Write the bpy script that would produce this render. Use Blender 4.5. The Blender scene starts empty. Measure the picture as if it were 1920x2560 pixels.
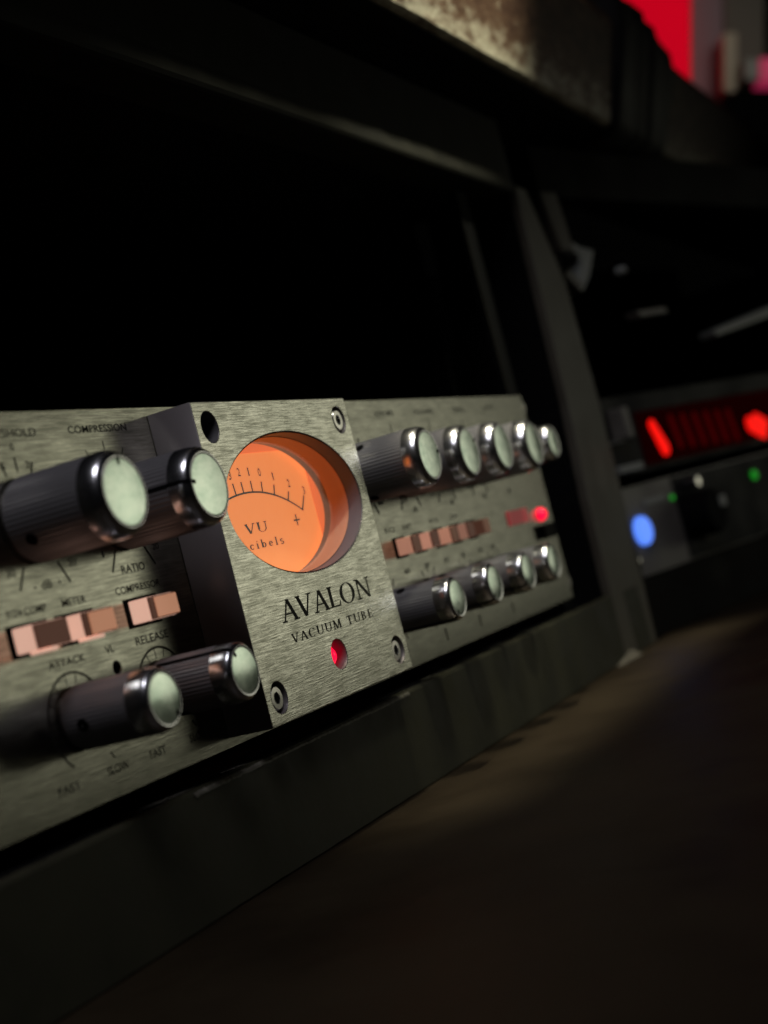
import bpy, bmesh, math, random
from mathutils import Matrix, Vector

random.seed(7)
S = 0.001                                   # the scene is laid out in millimetres
scene = bpy.context.scene
COL = scene.collection

# ------------------------------------------------------------------ camera, world, lamps
RIGHT = Vector((0.4049933584911273, -0.8792274809534182, -0.25087729334155306))
UP = Vector((0.07895048619311583, -0.23973348635173292, 0.967623209855734))
BACK = Vector((-0.9109046054927747, -0.4116878577975671, -0.027675032684754228))
EYE = Vector((-329.88735643013996, -205.65124942511403, 36.72877749398971))
cam_data = bpy.data.cameras.new('camera')
cam = bpy.data.objects.new('camera', cam_data)
COL.objects.link(cam)
mw = Matrix.Identity(4)
for i in range(3):
    mw[i][0], mw[i][1], mw[i][2], mw[i][3] = RIGHT[i], UP[i], BACK[i], EYE[i] * S
cam.matrix_world = mw
cam_data.sensor_fit = 'HORIZONTAL'
cam_data.sensor_width = 36.0
cam_data.lens = 1541.94 * 36.0 / 768.0
cam_data.clip_start = 0.01
cam_data.clip_end = 50.0
cam_data.dof.use_dof = True
cam_data.dof.focus_distance = 0.408
cam_data.dof.aperture_fstop = 15.0
scene.camera = cam

world = bpy.data.worlds.new('World')
scene.world = world
world.use_nodes = True
world.node_tree.nodes['Background'].inputs[0].default_value = (0.6, 0.6, 0.55, 1)
world.node_tree.nodes['Background'].inputs[1].default_value = 0.0008

scene.view_settings.view_transform = 'Standard'
scene.view_settings.look = 'None'
scene.view_settings.exposure = 0.0
scene.view_settings.gamma = 1.0
scene.view_settings.use_curve_mapping = False
scene.cycles.use_denoising = True
scene.cycles.max_bounces = 8
scene.cycles.sample_clamp_indirect = 4.0


def area_lamp(name, loc, target, sx, sy, watts, color, spread=180):
    d = bpy.data.lights.new(name, 'AREA')
    d.shape = 'RECTANGLE'
    d.size, d.size_y = sx * S, sy * S
    d.energy = watts
    d.color = color
    d.spread = math.radians(spread)
    o = bpy.data.objects.new(name, d)
    COL.objects.link(o)
    o.location = Vector(loc) * S
    o.rotation_euler = (Vector(target) - Vector(loc)).to_track_quat('-Z', 'Y').to_euler()
    return o


def spot_lamp(name, loc, target, radius, watts, color, cone, blend):
    d = bpy.data.lights.new(name, 'SPOT')
    d.energy = watts
    d.color = color
    d.shadow_soft_size = radius * S
    d.spot_size = math.radians(cone)
    d.spot_blend = blend
    o = bpy.data.objects.new(name, d)
    COL.objects.link(o)
    o.location = Vector(loc) * S
    o.rotation_euler = (Vector(target) - Vector(loc)).to_track_quat('-Z', 'Y').to_euler()
    return o


# the lit side of the studio, off to the right: what the metal panel mirrors
area_lamp('room_light', (900, -560, 85), (80, 0, 45), 640, 340, 0.035, (0.95, 0.935, 0.73), spread=42)
# armrest: added unseen spot; rail: ceiling lamp above the console
spot_lamp('armrest_fill', (90, -205, 478), (125, -38, 246), 16, 6.0, (0.95, 0.94, 0.78), 42, 1.0)
spot_lamp('ceiling_lamp', (310, -294, 571), (235, -6, 160), 14, 22.0, (0.95, 0.93, 0.74), 22, 1.0)
# added unseen strip, throws a warm pool on the desk by the rack
area_lamp('desk_pool_fill', (215, -70, 430), (215, -27, -34), 360, 8, 0.050, (1.0, 0.92, 0.68), spread=9)
# soft bluish overhead light on the dim side of the room
area_lamp('overhead_light', (-300, -330, 850), (60, -20, 30), 420, 300, 0.48, (0.88, 0.87, 0.97), spread=70)
# added unseen lamp to brighten the far boards
area_lamp('far_fill', (900, -250, 520), (1180, 20, 420), 200, 200, 0.055, (0.9, 0.85, 0.75), spread=70)


# ------------------------------------------------------------------ materials
def new_mat(name):
    m = bpy.data.materials.new(name)
    m.use_nodes = True
    nt = m.node_tree
    return m, nt, nt.nodes['Principled BSDF']


def mat(name, base, rough=0.5, metal=0.0, emit=None, strength=0.0, spec=0.5, coat=0.0):
    m, nt, b = new_mat(name)
    b.inputs['Base Color'].default_value = (*base, 1)
    b.inputs['Roughness'].default_value = rough
    b.inputs['Metallic'].default_value = metal
    b.inputs['Specular IOR Level'].default_value = spec
    b.inputs['Coat Weight'].default_value = coat
    if emit:
        b.inputs['Emission Color'].default_value = (*emit, 1)
        b.inputs['Emission Strength'].default_value = strength
    return m


def node(nt, t, **kw):
    n = nt.nodes.new(t)
    for k, v in kw.items():
        setattr(n, k, v)
    return n


def noise(nt, scale_vec, detail=4.0, rough=0.6, coord=None):
    """noise in object space (metres) stretched by scale_vec"""
    tc = node(nt, 'ShaderNodeTexCoord')
    mp = node(nt, 'ShaderNodeMapping')
    mp.inputs['Scale'].default_value = scale_vec
    if coord == 'Position':                    # differs from one copy to the next
        nt.links.new(node(nt, 'ShaderNodeNewGeometry').outputs['Position'], mp.inputs['Vector'])
    else:
        nt.links.new(tc.outputs['Object'], mp.inputs['Vector'])
    nz = node(nt, 'ShaderNodeTexNoise')
    nz.inputs['Scale'].default_value = 1.0
    nz.inputs['Detail'].default_value = detail
    nz.inputs['Roughness'].default_value = rough
    nt.links.new(mp.outputs['Vector'], nz.inputs['Vector'])
    return nz.outputs['Fac']


def ramp(nt, fac, p0, c0, p1, c1):
    r = node(nt, 'ShaderNodeValToRGB')
    r.color_ramp.elements[0].position = p0
    r.color_ramp.elements[0].color = c0 if len(c0) == 4 else (*c0, 1)
    r.color_ramp.elements[1].position = p1
    r.color_ramp.elements[1].color = c1 if len(c1) == 4 else (*c1, 1)
    nt.links.new(fac, r.inputs['Fac'])
    return r.outputs['Color']


def maprange(nt, fac, a, b, c, d):
    r = node(nt, 'ShaderNodeMapRange')
    for i, v in enumerate((a, b, c, d)):
        r.inputs[i + 1].default_value = v
    nt.links.new(fac, r.inputs[0])
    return r.outputs[0]


def bump(nt, bsdf, height, strength, dist):
    bp = node(nt, 'ShaderNodeBump')
    bp.inputs['Strength'].default_value = strength
    bp.inputs['Distance'].default_value = dist
    nt.links.new(height, bp.inputs['Height'])
    nt.links.new(bp.outputs['Normal'], bsdf.inputs['Normal'])
    return bp


def brushed(name, dark, light, r0, r1, strength, along=120, across=2800):
    """brushed aluminium: streaks along x, with soft blotches of wear"""
    m, nt, b = new_mat(name)
    b.inputs['Metallic'].default_value = 1.0
    grain = noise(nt, (along, 900, across), 4.0, 0.7)
    blot = noise(nt, (130, 130, 300), 3.0, 0.6)
    mixv = node(nt, 'ShaderNodeMath', operation='MULTIPLY_ADD')
    nt.links.new(grain, mixv.inputs[0])
    mixv.inputs[1].default_value = 0.72
    sc = node(nt, 'ShaderNodeMath', operation='MULTIPLY')
    nt.links.new(blot, sc.inputs[0])
    sc.inputs[1].default_value = 0.28
    nt.links.new(sc.outputs[0], mixv.inputs[2])
    nt.links.new(ramp(nt, mixv.outputs[0], 0.36, dark, 0.64, light), b.inputs['Base Color'])
    nt.links.new(maprange(nt, mixv.outputs[0], 0.36, 0.64, r1, r0), b.inputs['Roughness'])
    bump(nt, b, grain, strength, 0.0003)
    return m


M = {}
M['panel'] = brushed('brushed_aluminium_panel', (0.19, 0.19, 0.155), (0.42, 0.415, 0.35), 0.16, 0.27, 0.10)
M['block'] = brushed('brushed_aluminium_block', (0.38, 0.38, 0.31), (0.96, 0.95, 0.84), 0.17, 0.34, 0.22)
M['ink'] = mat('black_ink', (0.012, 0.012, 0.010), 0.6, spec=0.2)
M['engrave'] = mat('engraved_paint', (0.018, 0.018, 0.014), 0.7, spec=0.15)
M['knob'] = mat('anodised_barrel', (0.195, 0.187, 0.192), 0.42, 0.45)
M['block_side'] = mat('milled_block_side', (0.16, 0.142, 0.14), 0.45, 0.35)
M['bezel'] = mat('satin_grey_bezel', (0.13, 0.13, 0.15), 0.5)
M['bore'] = mat('bare_bore', (0.10, 0.095, 0.10), 0.5)
M['chrome'] = mat('polished_cap_edge', (0.80, 0.80, 0.82), 0.23, 1.0)
M['black'] = mat('matt_black', (0.004, 0.004, 0.004), 0.75, spec=0.05)
M['hole'] = mat('dark_hole', (0.003, 0.003, 0.003), 0.8, spec=0.05)
M['steel'] = mat('socket_screw_steel', (0.72, 0.70, 0.66), 0.22, 1.0)

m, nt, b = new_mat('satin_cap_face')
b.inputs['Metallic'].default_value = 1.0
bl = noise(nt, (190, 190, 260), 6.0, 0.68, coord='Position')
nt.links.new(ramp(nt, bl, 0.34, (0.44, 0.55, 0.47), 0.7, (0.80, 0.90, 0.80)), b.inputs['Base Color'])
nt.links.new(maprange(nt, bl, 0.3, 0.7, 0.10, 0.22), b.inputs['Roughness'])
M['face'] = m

m, nt, b = new_mat('copper_button')
bl = noise(nt, (220, 220, 220), 3.0, 0.6)
nt.links.new(ramp(nt, bl, 0.3, (0.66, 0.34, 0.23), 0.75, (0.80, 0.46, 0.33)), b.inputs['Base Color'])
b.inputs['Roughness'].default_value = 0.42
b.inputs['Emission Color'].default_value = (0.82, 0.48, 0.36, 1)
b.inputs['Emission Strength'].default_value = 0.72
M['button'] = m
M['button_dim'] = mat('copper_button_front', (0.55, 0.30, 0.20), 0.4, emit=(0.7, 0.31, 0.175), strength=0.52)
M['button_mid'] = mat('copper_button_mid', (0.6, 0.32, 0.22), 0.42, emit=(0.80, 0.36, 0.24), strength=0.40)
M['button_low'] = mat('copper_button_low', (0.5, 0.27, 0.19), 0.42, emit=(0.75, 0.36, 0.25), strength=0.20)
M['button_off'] = mat('faint_glow_front', (0.10, 0.05, 0.035), 0.4, emit=(0.6, 0.25, 0.16), strength=0.085, spec=0.2)  # dark front with a faint glow added

m, nt, b = new_mat('backlit_meter_card')
bl = noise(nt, (90, 90, 90), 4.0, 0.6)
nt.links.new(ramp(nt, bl, 0.3, (0.86, 0.42, 0.16), 0.75, (0.92, 0.50, 0.21)), b.inputs['Base Color'])
b.inputs['Roughness'].default_value = 0.6
b.inputs['Emission Color'].default_value = (1.0, 0.265, 0.055, 1)
b.inputs['Emission Strength'].default_value = 0.74
M['card'] = m
M['meter_wall'] = mat('meter_housing', (0.60, 0.34, 0.22), 0.55)
M['meter_glow'] = mat('glowing_housing', (0.6, 0.3, 0.15), 0.6, emit=(1.0, 0.24, 0.045), strength=0.30)  # glow added to the meter housing's sleeve and back
M['meter_ink'] = mat('meter_print', (0.05, 0.015, 0.006), 0.7, spec=0.1)
M['led'] = mat('lit_red_led', (0.6, 0.01, 0.03), 0.25, emit=(1.0, 0.004, 0.040), strength=1.5)
M['led_dim'] = mat('dim_red_window', (0.25, 0.02, 0.03), 0.3, emit=(0.55, 0.01, 0.03), strength=0.16)

m, nt, b = new_mat('meter_glass')
nt.nodes.remove(b)
tr = node(nt, 'ShaderNodeBsdfTransparent')
gl = node(nt, 'ShaderNodeBsdfGlossy')
gl.inputs['Roughness'].default_value = 0.03
mxs = node(nt, 'ShaderNodeMixShader')
mxs.inputs[0].default_value = 0.045
nt.links.new(tr.outputs[0], mxs.inputs[1])
nt.links.new(gl.outputs[0], mxs.inputs[2])
nt.links.new(mxs.outputs[0], nt.nodes['Material Output'].inputs['Surface'])
M['glass'] = m


def worn(name, c0, c1, r0, r1, sc, bump_s=0.2, spec=0.4, bd=0.0006):
    m, nt, b = new_mat(name)
    n1 = noise(nt, sc, 6.0, 0.62)
    nt.links.new(ramp(nt, n1, 0.33, c0, 0.68, c1), b.inputs['Base Color'])
    nt.links.new(maprange(nt, n1, 0.3, 0.7, r0, r1), b.inputs['Roughness'])
    b.inputs['Specular IOR Level'].default_value = spec
    n2 = noise(nt, tuple(v * 4 for v in sc), 4.0, 0.6)
    bump(nt, b, n2, bump_s, bd)
    return m


M['rail'] = worn('painted_rail', (0.016, 0.0155, 0.008), (0.028, 0.027, 0.014), 0.5, 0.7, (60, 60, 60), 0.12, spec=0.25)
M['rail_top'] = worn('black_gloss_edge', (0.004, 0.004, 0.004), (0.010, 0.010, 0.010), 0.16, 0.35, (50, 50, 50), 0.1)
M['post'] = worn('painted_post', (0.050, 0.043, 0.031), (0.074, 0.064, 0.046), 0.5, 0.65, (40, 40, 40), 0.1)
m, nt, b = new_mat('worn_armrest')
n1 = noise(nt, (70, 90, 150), 8.0, 0.74)
tc = node(nt, 'ShaderNodeTexCoord')
sx = node(nt, 'ShaderNodeSeparateXYZ')
nt.links.new(tc.outputs['Object'], sx.inputs[0])
low = maprange(nt, sx.outputs['Z'], -0.031, -0.008, 0.30, 0.0)      # the lower edge is rubbed pale
ad = node(nt, 'ShaderNodeMath', operation='ADD')
nt.links.new(n1, ad.inputs[0])
nt.links.new(low, ad.inputs[1])
rp = node(nt, 'ShaderNodeValToRGB')
els = rp.color_ramp.elements
els[0].position, els[0].color = 0.43, (0.042, 0.017, 0.010, 1)
els[1].position, els[1].color = 0.84, (0.44, 0.40, 0.29, 1)
e = els.new(0.63)
e.color = (0.105, 0.058, 0.032, 1)
nt.links.new(ad.outputs[0], rp.inputs['Fac'])
nt.links.new(rp.outputs['Color'], b.inputs['Base Color'])
b.inputs['Roughness'].default_value = 0.6
b.inputs['Specular IOR Level'].default_value = 0.2
bump(nt, b, noise(nt, (260, 260, 320), 5.0, 0.65), 0.55, 0.0012)
M['leather'] = m
M['strap'] = worn('black_strap', (0.003, 0.0025, 0.0025), (0.008, 0.006, 0.006), 0.6, 0.7, (40, 40, 40), 0.3, spec=0.2)
M['desk'] = worn('dark_desk', (0.011, 0.0072, 0.0036), (0.023, 0.016, 0.008), 0.42, 0.6, (16, 16, 16), 0.10, spec=0.15)
M['unit_dark'] = worn('dark_unit_panel', (0.006, 0.006, 0.007), (0.012, 0.012, 0.013), 0.5, 0.7, (30, 30, 30), 0.1, spec=0.08)
M['unit_grey'] = worn('grey_unit_panel', (0.12, 0.108, 0.092), (0.17, 0.155, 0.135), 0.4, 0.6, (30, 30, 30), 0.1)
M['pale'] = worn('pale_metal', (0.20, 0.21, 0.19), (0.34, 0.35, 0.32), 0.4, 0.6, (30, 30, 30), 0.1)
M['red_screen'] = mat('red_screen', (0.02, 0.0, 0.001), 0.6, emit=(0.54, 0.0, 0.011), strength=0.95, spec=0.05)
M['window_dim'] = mat('dim_display_window', (0.004, 0.001, 0.001), 0.9, emit=(0.06, 0.001, 0.001), strength=0.09, spec=0.0)
M['upper'] = worn('dark_upper_rail', (0.009, 0.0085, 0.006), (0.015, 0.014, 0.009), 0.6, 0.75, (60, 60, 60), 0.12, spec=0.12)
M['bay_dark'] = worn('dark_bay_frame', (0.005, 0.0045, 0.004), (0.010, 0.009, 0.007), 0.6, 0.8, (40, 40, 40), 0.1, spec=0.05)
M['red_seg'] = mat('red_segment', (0.02, 0.0, 0.0), 0.5, emit=(1.0, 0.002, 0.0), strength=0.95, spec=0.1)
M['blue_lit'] = mat('blue_lit_button', (0.1, 0.2, 0.6), 0.4, emit=(0.10, 0.25, 1.0), strength=1.15)
M['green_lit'] = mat('green_led', (0.02, 0.2, 0.03), 0.4, emit=(0.01, 0.30, 0.015), strength=0.7)
M['partition'] = worn('mauve_partition', (0.20, 0.16, 0.19), (0.26, 0.21, 0.24), 0.5, 0.7, (4, 4, 4), 0.05)
M['grey_wall'] = worn('grey_wall', (0.15, 0.145, 0.12), (0.20, 0.19, 0.16), 0.6, 0.8, (3, 3, 3), 0.05)
M['tan'] = worn('tan_board', (0.45, 0.38, 0.28), (0.55, 0.47, 0.36), 0.5, 0.7, (6, 6, 6), 0.05)


# ------------------------------------------------------------------ mesh helpers (input in mm, world or local)
def link(name, me, material, parent=None, loc=None, smooth=False):
    me.materials.append(material)
    if smooth:
        for p in me.polygons:
            p.use_smooth = True
    o = bpy.data.objects.new(name, me)
    COL.objects.link(o)
    if parent is not None:
        o.parent = parent
    if loc is not None:
        o.location = Vector(loc) * S
    return o


def centred(verts):
    n = len(verts)
    lo = [min(v[i] for v in verts) for i in range(3)]
    hi = [max(v[i] for v in verts) for i in range(3)]
    c = [(a + b) / 2 for a, b in zip(lo, hi)]
    return c, [tuple((v[i] - c[i]) * S for i in range(3)) for v in verts]


def from_data(name, verts, faces, material, parent=None, smooth=False, bev=0.0, seg=2):
    """mesh with its origin at its own centre; verts are mm in the parent's frame"""
    c, vs = centred(verts)
    me = bpy.data.meshes.new(name)
    me.from_pydata(vs, [], faces)
    me.update()
    bm = bmesh.new()
    bm.from_mesh(me)
    bmesh.ops.recalc_face_normals(bm, faces=bm.faces)
    if bev:
        bmesh.ops.bevel(bm, geom=list(bm.edges), offset=bev * S, segments=seg, affect='EDGES', profile=0.6)
    bm.to_mesh(me)
    bm.free()
    return link(name, me, material, parent, c, smooth)


def box(name, x0, x1, y0, y1, z0, z1, material, parent=None, bev=0.0, seg=2):
    v = [(x, y, z) for x in (x0, x1) for y in (y0, y1) for z in (z0, z1)]
    f = [(0, 1, 3, 2), (4, 6, 7, 5), (0, 4, 5, 1), (2, 3, 7, 6), (0, 2, 6, 4), (1, 5, 7, 3)]
    return from_data(name, v, f, material, parent, bev=bev, seg=seg)


def prism_xz(name, poly, y0, y1, material, parent=None, bev=0.0, seg=2):
    n = len(poly)
    v = [(x, y0, z) for x, z in poly] + [(x, y1, z) for x, z in poly]
    f = [tuple(range(n)), tuple(range(2 * n - 1, n - 1, -1))]
    f += [(i, (i + 1) % n, n + (i + 1) % n, n + i) for i in range(n)]
    return from_data(name, v, f, material, parent, bev=bev, seg=seg)


def prism_x(name, poly_yz, x0, x1, material, parent=None, cuts=1, smooth=False, wob=0.0):
    """a bar along x with cross-section poly_yz, cut into slices so that its edges can be uneven"""
    n = len(poly_yz)
    v, f = [], []
    for k in range(cuts + 1):
        x = x0 + (x1 - x0) * k / cuts
        dy, dz = random.uniform(-wob, wob), random.uniform(-wob, wob)
        v += [(x, y + dy, z + dz) for y, z in poly_yz]
    for k in range(cuts):
        for i in range(n):
            j = (i + 1) % n
            f.append((k * n + i, k * n + j, (k + 1) * n + j, (k + 1) * n + i))
    f.append(tuple(range(n)))
    f.append(tuple(range((cuts + 1) * n - 1, cuts * n - 1, -1)))
    return from_data(name, v, f, material, parent, smooth=smooth)


def lathe(name, profile, material, parent=None, loc=(0, 0, 0), seg=64, ridge=0, depth=0.0, ridge_rows=(), sharp=True):
    """surface of revolution about the y axis; profile = [(y, r)] in mm"""
    vs, fs = [], []
    for ri, (y, r) in enumerate(profile):
        for k in range(seg):
            a = 2 * math.pi * k / seg
            rr = r - (depth if (ridge and ri in ridge_rows and k % 2) else 0)
            vs.append((rr * math.cos(a) * S, y * S, rr * math.sin(a) * S))
    for ri in range(len(profile) - 1):
        for k in range(seg):
            k2 = (k + 1) % seg
            fs.append((ri * seg + k, ri * seg + k2, (ri + 1) * seg + k2, (ri + 1) * seg + k))
    fs.append(tuple(range(seg)))
    fs.append(tuple(range(len(profile) * seg - 1, (len(profile) - 1) * seg - 1, -1)))
    me = bpy.data.meshes.new(name)
    me.from_pydata(vs, [], fs)
    me.update()
    bm = bmesh.new()
    bm.from_mesh(me)
    bmesh.ops.recalc_face_normals(bm, faces=bm.faces)
    bm.to_mesh(me)
    bm.free()
    o = link(name, me, material, parent, loc, smooth=not ridge)
    if not ridge and sharp:
        me.set_sharp_from_angle(angle=math.radians(38))
    return o


def holed_plate(name, outline, holes, y0, y1, material, parent=None, bev=0.15):
    """a slab in the xz plane between y0 and y1 with real holes through it; holes = [(x, z, rx, rz)]"""
    cu = bpy.data.curves.new(name, 'CURVE')
    cu.dimensions = '2D'
    cu.fill_mode = 'BOTH'

    def spline(pts):
        sp = cu.splines.new('POLY')
        sp.points.add(len(pts) - 1)
        for p, (x, z) in zip(sp.points, pts):
            p.co = (x * S, z * S, 0, 1)
        sp.use_cyclic_u = True
    cx = sum(p[0] for p in outline) / len(outline)
    cz = sum(p[1] for p in outline) / len(outline)
    spline([(x - cx, z - cz) for x, z in outline])
    for h in holes:
        hx, hz, rx, rz = h[:4]
        e = 2.0 / (h[4] if len(h) > 4 else 2.0)          # superellipse: 2 is round, larger is boxier
        n = 96 if rx > 10 else 40
        pts = []
        for k in range(n):
            c_, s_ = math.cos(2 * math.pi * k / n), math.sin(2 * math.pi * k / n)
            pts.append((hx - cx + rx * math.copysign(abs(c_) ** e, c_), hz - cz + rz * math.copysign(abs(s_) ** e, s_)))
        spline(pts)
    cu.extrude = abs(y1 - y0) / 2 * S - bev * S
    cu.bevel_depth = bev * S
    cu.bevel_resolution = 1
    cu.offset = -bev * S
    tmp = bpy.data.objects.new(name + '_outline', cu)
    COL.objects.link(tmp)
    dg = bpy.context.evaluated_depsgraph_get()
    me = bpy.data.meshes.new_from_object(tmp.evaluated_get(dg))
    bpy.data.objects.remove(tmp)
    bpy.data.curves.remove(cu)
    me.transform(Matrix.Rotation(math.pi / 2, 4, 'X'))
    me.materials.clear()
    me.name = name
    return link(name, me, material, parent, (cx, (y0 + y1) / 2, cz))


def ribbon_faces(pts, w, closed=False):
    """2-D ribbon of width w along pts -> verts, faces in the xz plane"""
    n = len(pts)
    vs, fs = [], []
    for i, (x, z) in enumerate(pts):
        a = pts[(i - 1) % n] if (closed or i > 0) else pts[i]
        b = pts[(i + 1) % n] if (closed or i < n - 1) else pts[i]
        dx, dz = b[0] - a[0], b[1] - a[1]
        l = math.hypot(dx, dz) or 1
        nx, nz = -dz / l, dx / l
        vs += [(x + nx * w / 2, z + nz * w / 2), (x - nx * w / 2, z - nz * w / 2)]
    for i in range(n if closed else n - 1):
        j = (i + 1) % n
        fs.append((2 * i, 2 * i + 1, 2 * j + 1, 2 * j))
    return vs, fs


def flat(name, pieces, y, material, parent):
    """pieces = [(verts2d, faces)] laid flat on plane y as one printed mark"""
    vs, fs = [], []
    for pv, pf in pieces:
        o = len(vs)
        vs += [(x, y, z) for x, z in pv]
        fs += [tuple(i + o for i in f) for f in pf]
    c, v2 = centred(vs)
    me = bpy.data.meshes.new(name)
    me.from_pydata(v2, [], fs)
    me.update()
    return link(name, me, material, parent, c)


def arc(cx, cz, r, a0, a1, n=40, rz=None):
    rz = rz or r
    return [(cx + r * math.cos(math.radians(a0 + (a1 - a0) * k / n)), cz + rz * math.sin(math.radians(a0 + (a1 - a0) * k / n))) for k in range(n + 1)]


def word(name, text, x0, x1, z0, z1, y, material, parent):
    """text in the built-in sans face, fitted into the given box on plane y"""
    cu = bpy.data.curves.new(name, 'FONT')
    cu.body = text
    cu.resolution_u = 3
    cu.offset = 0.012
    tmp = bpy.data.objects.new(name, cu)
    COL.objects.link(tmp)
    dg = bpy.context.evaluated_depsgraph_get()
    me = bpy.data.meshes.new_from_object(tmp.evaluated_get(dg))
    bpy.data.objects.remove(tmp)
    bpy.data.curves.remove(cu)
    xs = [v.co.x for v in me.vertices]
    ys = [v.co.y for v in me.vertices]
    ax, bx, ay, by = min(xs), max(xs), min(ys), max(ys)
    cx, cz = (x0 + x1) / 2, (z0 + z1) / 2
    for v in me.vertices:
        u = (v.co.x - ax) / (bx - ax)
        w = (v.co.y - ay) / (by - ay)
        v.co = Vector(((x0 + (x1 - x0) * u - cx) * S, 0, (z0 + (z1 - z0) * w - cz) * S))
    me.materials.clear()
    me.name = name
    return link(name, me, material, parent, (cx, y, cz))


def thing(name, label, category, loc=(0, 0, 0), rotz=0.0, group=None):
    o = bpy.data.objects.new(name, None)
    COL.objects.link(o)
    o.empty_display_size = 0.02
    o.location = Vector(loc) * S
    o.rotation_euler = (0, 0, rotz)
    o['label'] = label
    o['category'] = category
    if group:
        o['group'] = group
    return o


def tag(o, label, category, group=None):
    o['label'] = label
    o['category'] = category
    if group:
        o['group'] = group
    return o


# serif capitals drawn from thick and thin strokes; unit = cap height
def q(x0, z0, x1, z1, w):
    return ([(x0 - w / 2, z0), (x0 + w / 2, z0), (x1 + w / 2, z1), (x1 - w / 2, z1)], [(0, 1, 2, 3)])


def hbar(x0, x1, z, t=0.05):
    return ([(x0, z - t / 2), (x1, z - t / 2), (x1, z + t / 2), (x0, z + t / 2)], [(0, 1, 2, 3)])


def ring(cx, cz, rx, rz, thick, thin, a0=0, a1=360, n=36):
    vs, fs = [], []
    for k in range(n + 1):
        a = math.radians(a0 + (a1 - a0) * k / n)
        vs.append((cx + rx * math.cos(a), cz + rz * math.sin(a)))
        vs.append((cx + (rx - thick) * math.cos(a), cz + (rz - thin) * math.sin(a)))
    fs = [(2 * k, 2 * k + 1, 2 * k + 3, 2 * k + 2) for k in range(n)]
    return (vs, fs)


def glyphs(TK, TN):
    b2 = TN * 1.7

    def hb(x0, x1, z, t=None):
        return hbar(x0, x1, z, t or TN)

    return {
        'A': (0.80, [q(0.10, 0, 0.40, 1.0, TN), q(0.70, 0, 0.40, 1.0, TK), hb(0.21, 0.60, 0.34), hb(0, 0.22, 0.02), hb(0.56, 0.84, 0.02)]),
        'V': (0.78, [q(0.38, 0, 0.10, 1.0, TK), q(0.38, 0, 0.68, 1.0, TN), hb(0, 0.24, 0.98), hb(0.56, 0.80, 0.98)]),
        'L': (0.62, [q(0.15, 0, 0.15, 1, TK), hb(0.04, 0.58, 0.025), hb(0.04, 0.27, 0.98), q(0.57, 0.02, 0.60, 0.26, 0.05)]),
        'O': (0.90, [ring(0.43, 0.5, 0.41, 0.52, TK, 0.045)]),
        'N': (0.88, [q(0.14, 0, 0.14, 1, TN), q(0.72, 0, 0.15, 1, TK), q(0.73, 0, 0.73, 1, TN), hb(0.02, 0.26, 0.02), hb(0.60, 0.86, 0.98), hb(0.0, 0.16, 0.98)]),
        'C': (0.82, [ring(0.42, 0.5, 0.40, 0.52, TK, 0.05, 42, 318), q(0.70, 0.70, 0.70, 0.98, 0.04)]),
        'U': (0.84, [q(0.15, 0.3, 0.15, 1, TK), q(0.70, 0.3, 0.70, 1, TN), ring(0.405, 0.32, 0.325, 0.34, 0.10, 0.055, 180, 360), hb(0.02, 0.28, 0.98), hb(0.58, 0.82, 0.98)]),
        'M': (1.02, [q(0.12, 0, 0.15, 1, TN), q(0.48, 0, 0.17, 1, TK), q(0.48, 0, 0.80, 1, TN), q(0.85, 0, 0.82, 1, TK), hb(0, 0.24, 0.02), hb(0.73, 0.98, 0.02), hb(0.02, 0.2, 0.98), hb(0.78, 0.96, 0.98)]),
        'T': (0.74, [q(0.35, 0, 0.35, 1, TK), hb(0.02, 0.68, 0.97), hb(0.22, 0.48, 0.02), q(0.03, 0.76, 0.04, 0.97, 0.04), q(0.67, 0.76, 0.66, 0.97, 0.04)]),
        'B': (0.72, [q(0.15, 0, 0.15, 1, TK), ring(0.25, 0.75, 0.30, 0.25, TK, 0.05, -90, 90), ring(0.25, 0.26, 0.36, 0.27, TK, 0.05, -90, 90), hb(0.03, 0.28, 0.98), hb(0.03, 0.28, 0.02), hb(0.1, 0.28, 0.51)]),
        'E': (0.66, [q(0.15, 0, 0.15, 1, TK), hb(0.03, 0.56, 0.975), hb(0.03, 0.60, 0.025), hb(0.1, 0.44, 0.52), q(0.55, 0.78, 0.56, 0.98, 0.04), q(0.60, 0.02, 0.61, 0.24, 0.04), q(0.44, 0.44, 0.44, 0.60, 0.035)]),
        ' ': (0.42, []),
        'd': (0.62, [ring(0.25, 0.31, 0.23, 0.32, b2, TN), q(0.46, 0, 0.46, 1, b2), hb(0.36, 0.48, 0.98), hb(0.44, 0.6, 0.02)]),
        'e': (0.52, [ring(0.25, 0.31, 0.23, 0.32, b2, TN, 0, 320), hb(0.06, 0.46, 0.34)]),
        'c': (0.50, [ring(0.26, 0.31, 0.24, 0.32, b2, TN, 45, 320), q(0.42, 0.44, 0.42, 0.54, 0.08)]),
        'i': (0.32, [q(0.15, 0, 0.15, 0.62, b2), hb(0.03, 0.28, 0.02), hb(0.04, 0.16, 0.60), hb(0.09, 0.21, 0.86, 0.12)]),
        'b': (0.60, [q(0.12, 0, 0.12, 1, b2), ring(0.32, 0.31, 0.23, 0.32, b2, TN), hb(0.0, 0.16, 0.98)]),
        'l': (0.32, [q(0.15, 0, 0.15, 1, b2), hb(0.03, 0.28, 0.02), hb(0.04, 0.16, 0.98)]),
        's': (0.46, [ribbon_faces(arc(0.22, 0.46, 0.15, 30, 270, 12) + arc(0.22, 0.16, 0.16, 90, -150, 12), 0.12)]),
    }


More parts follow.
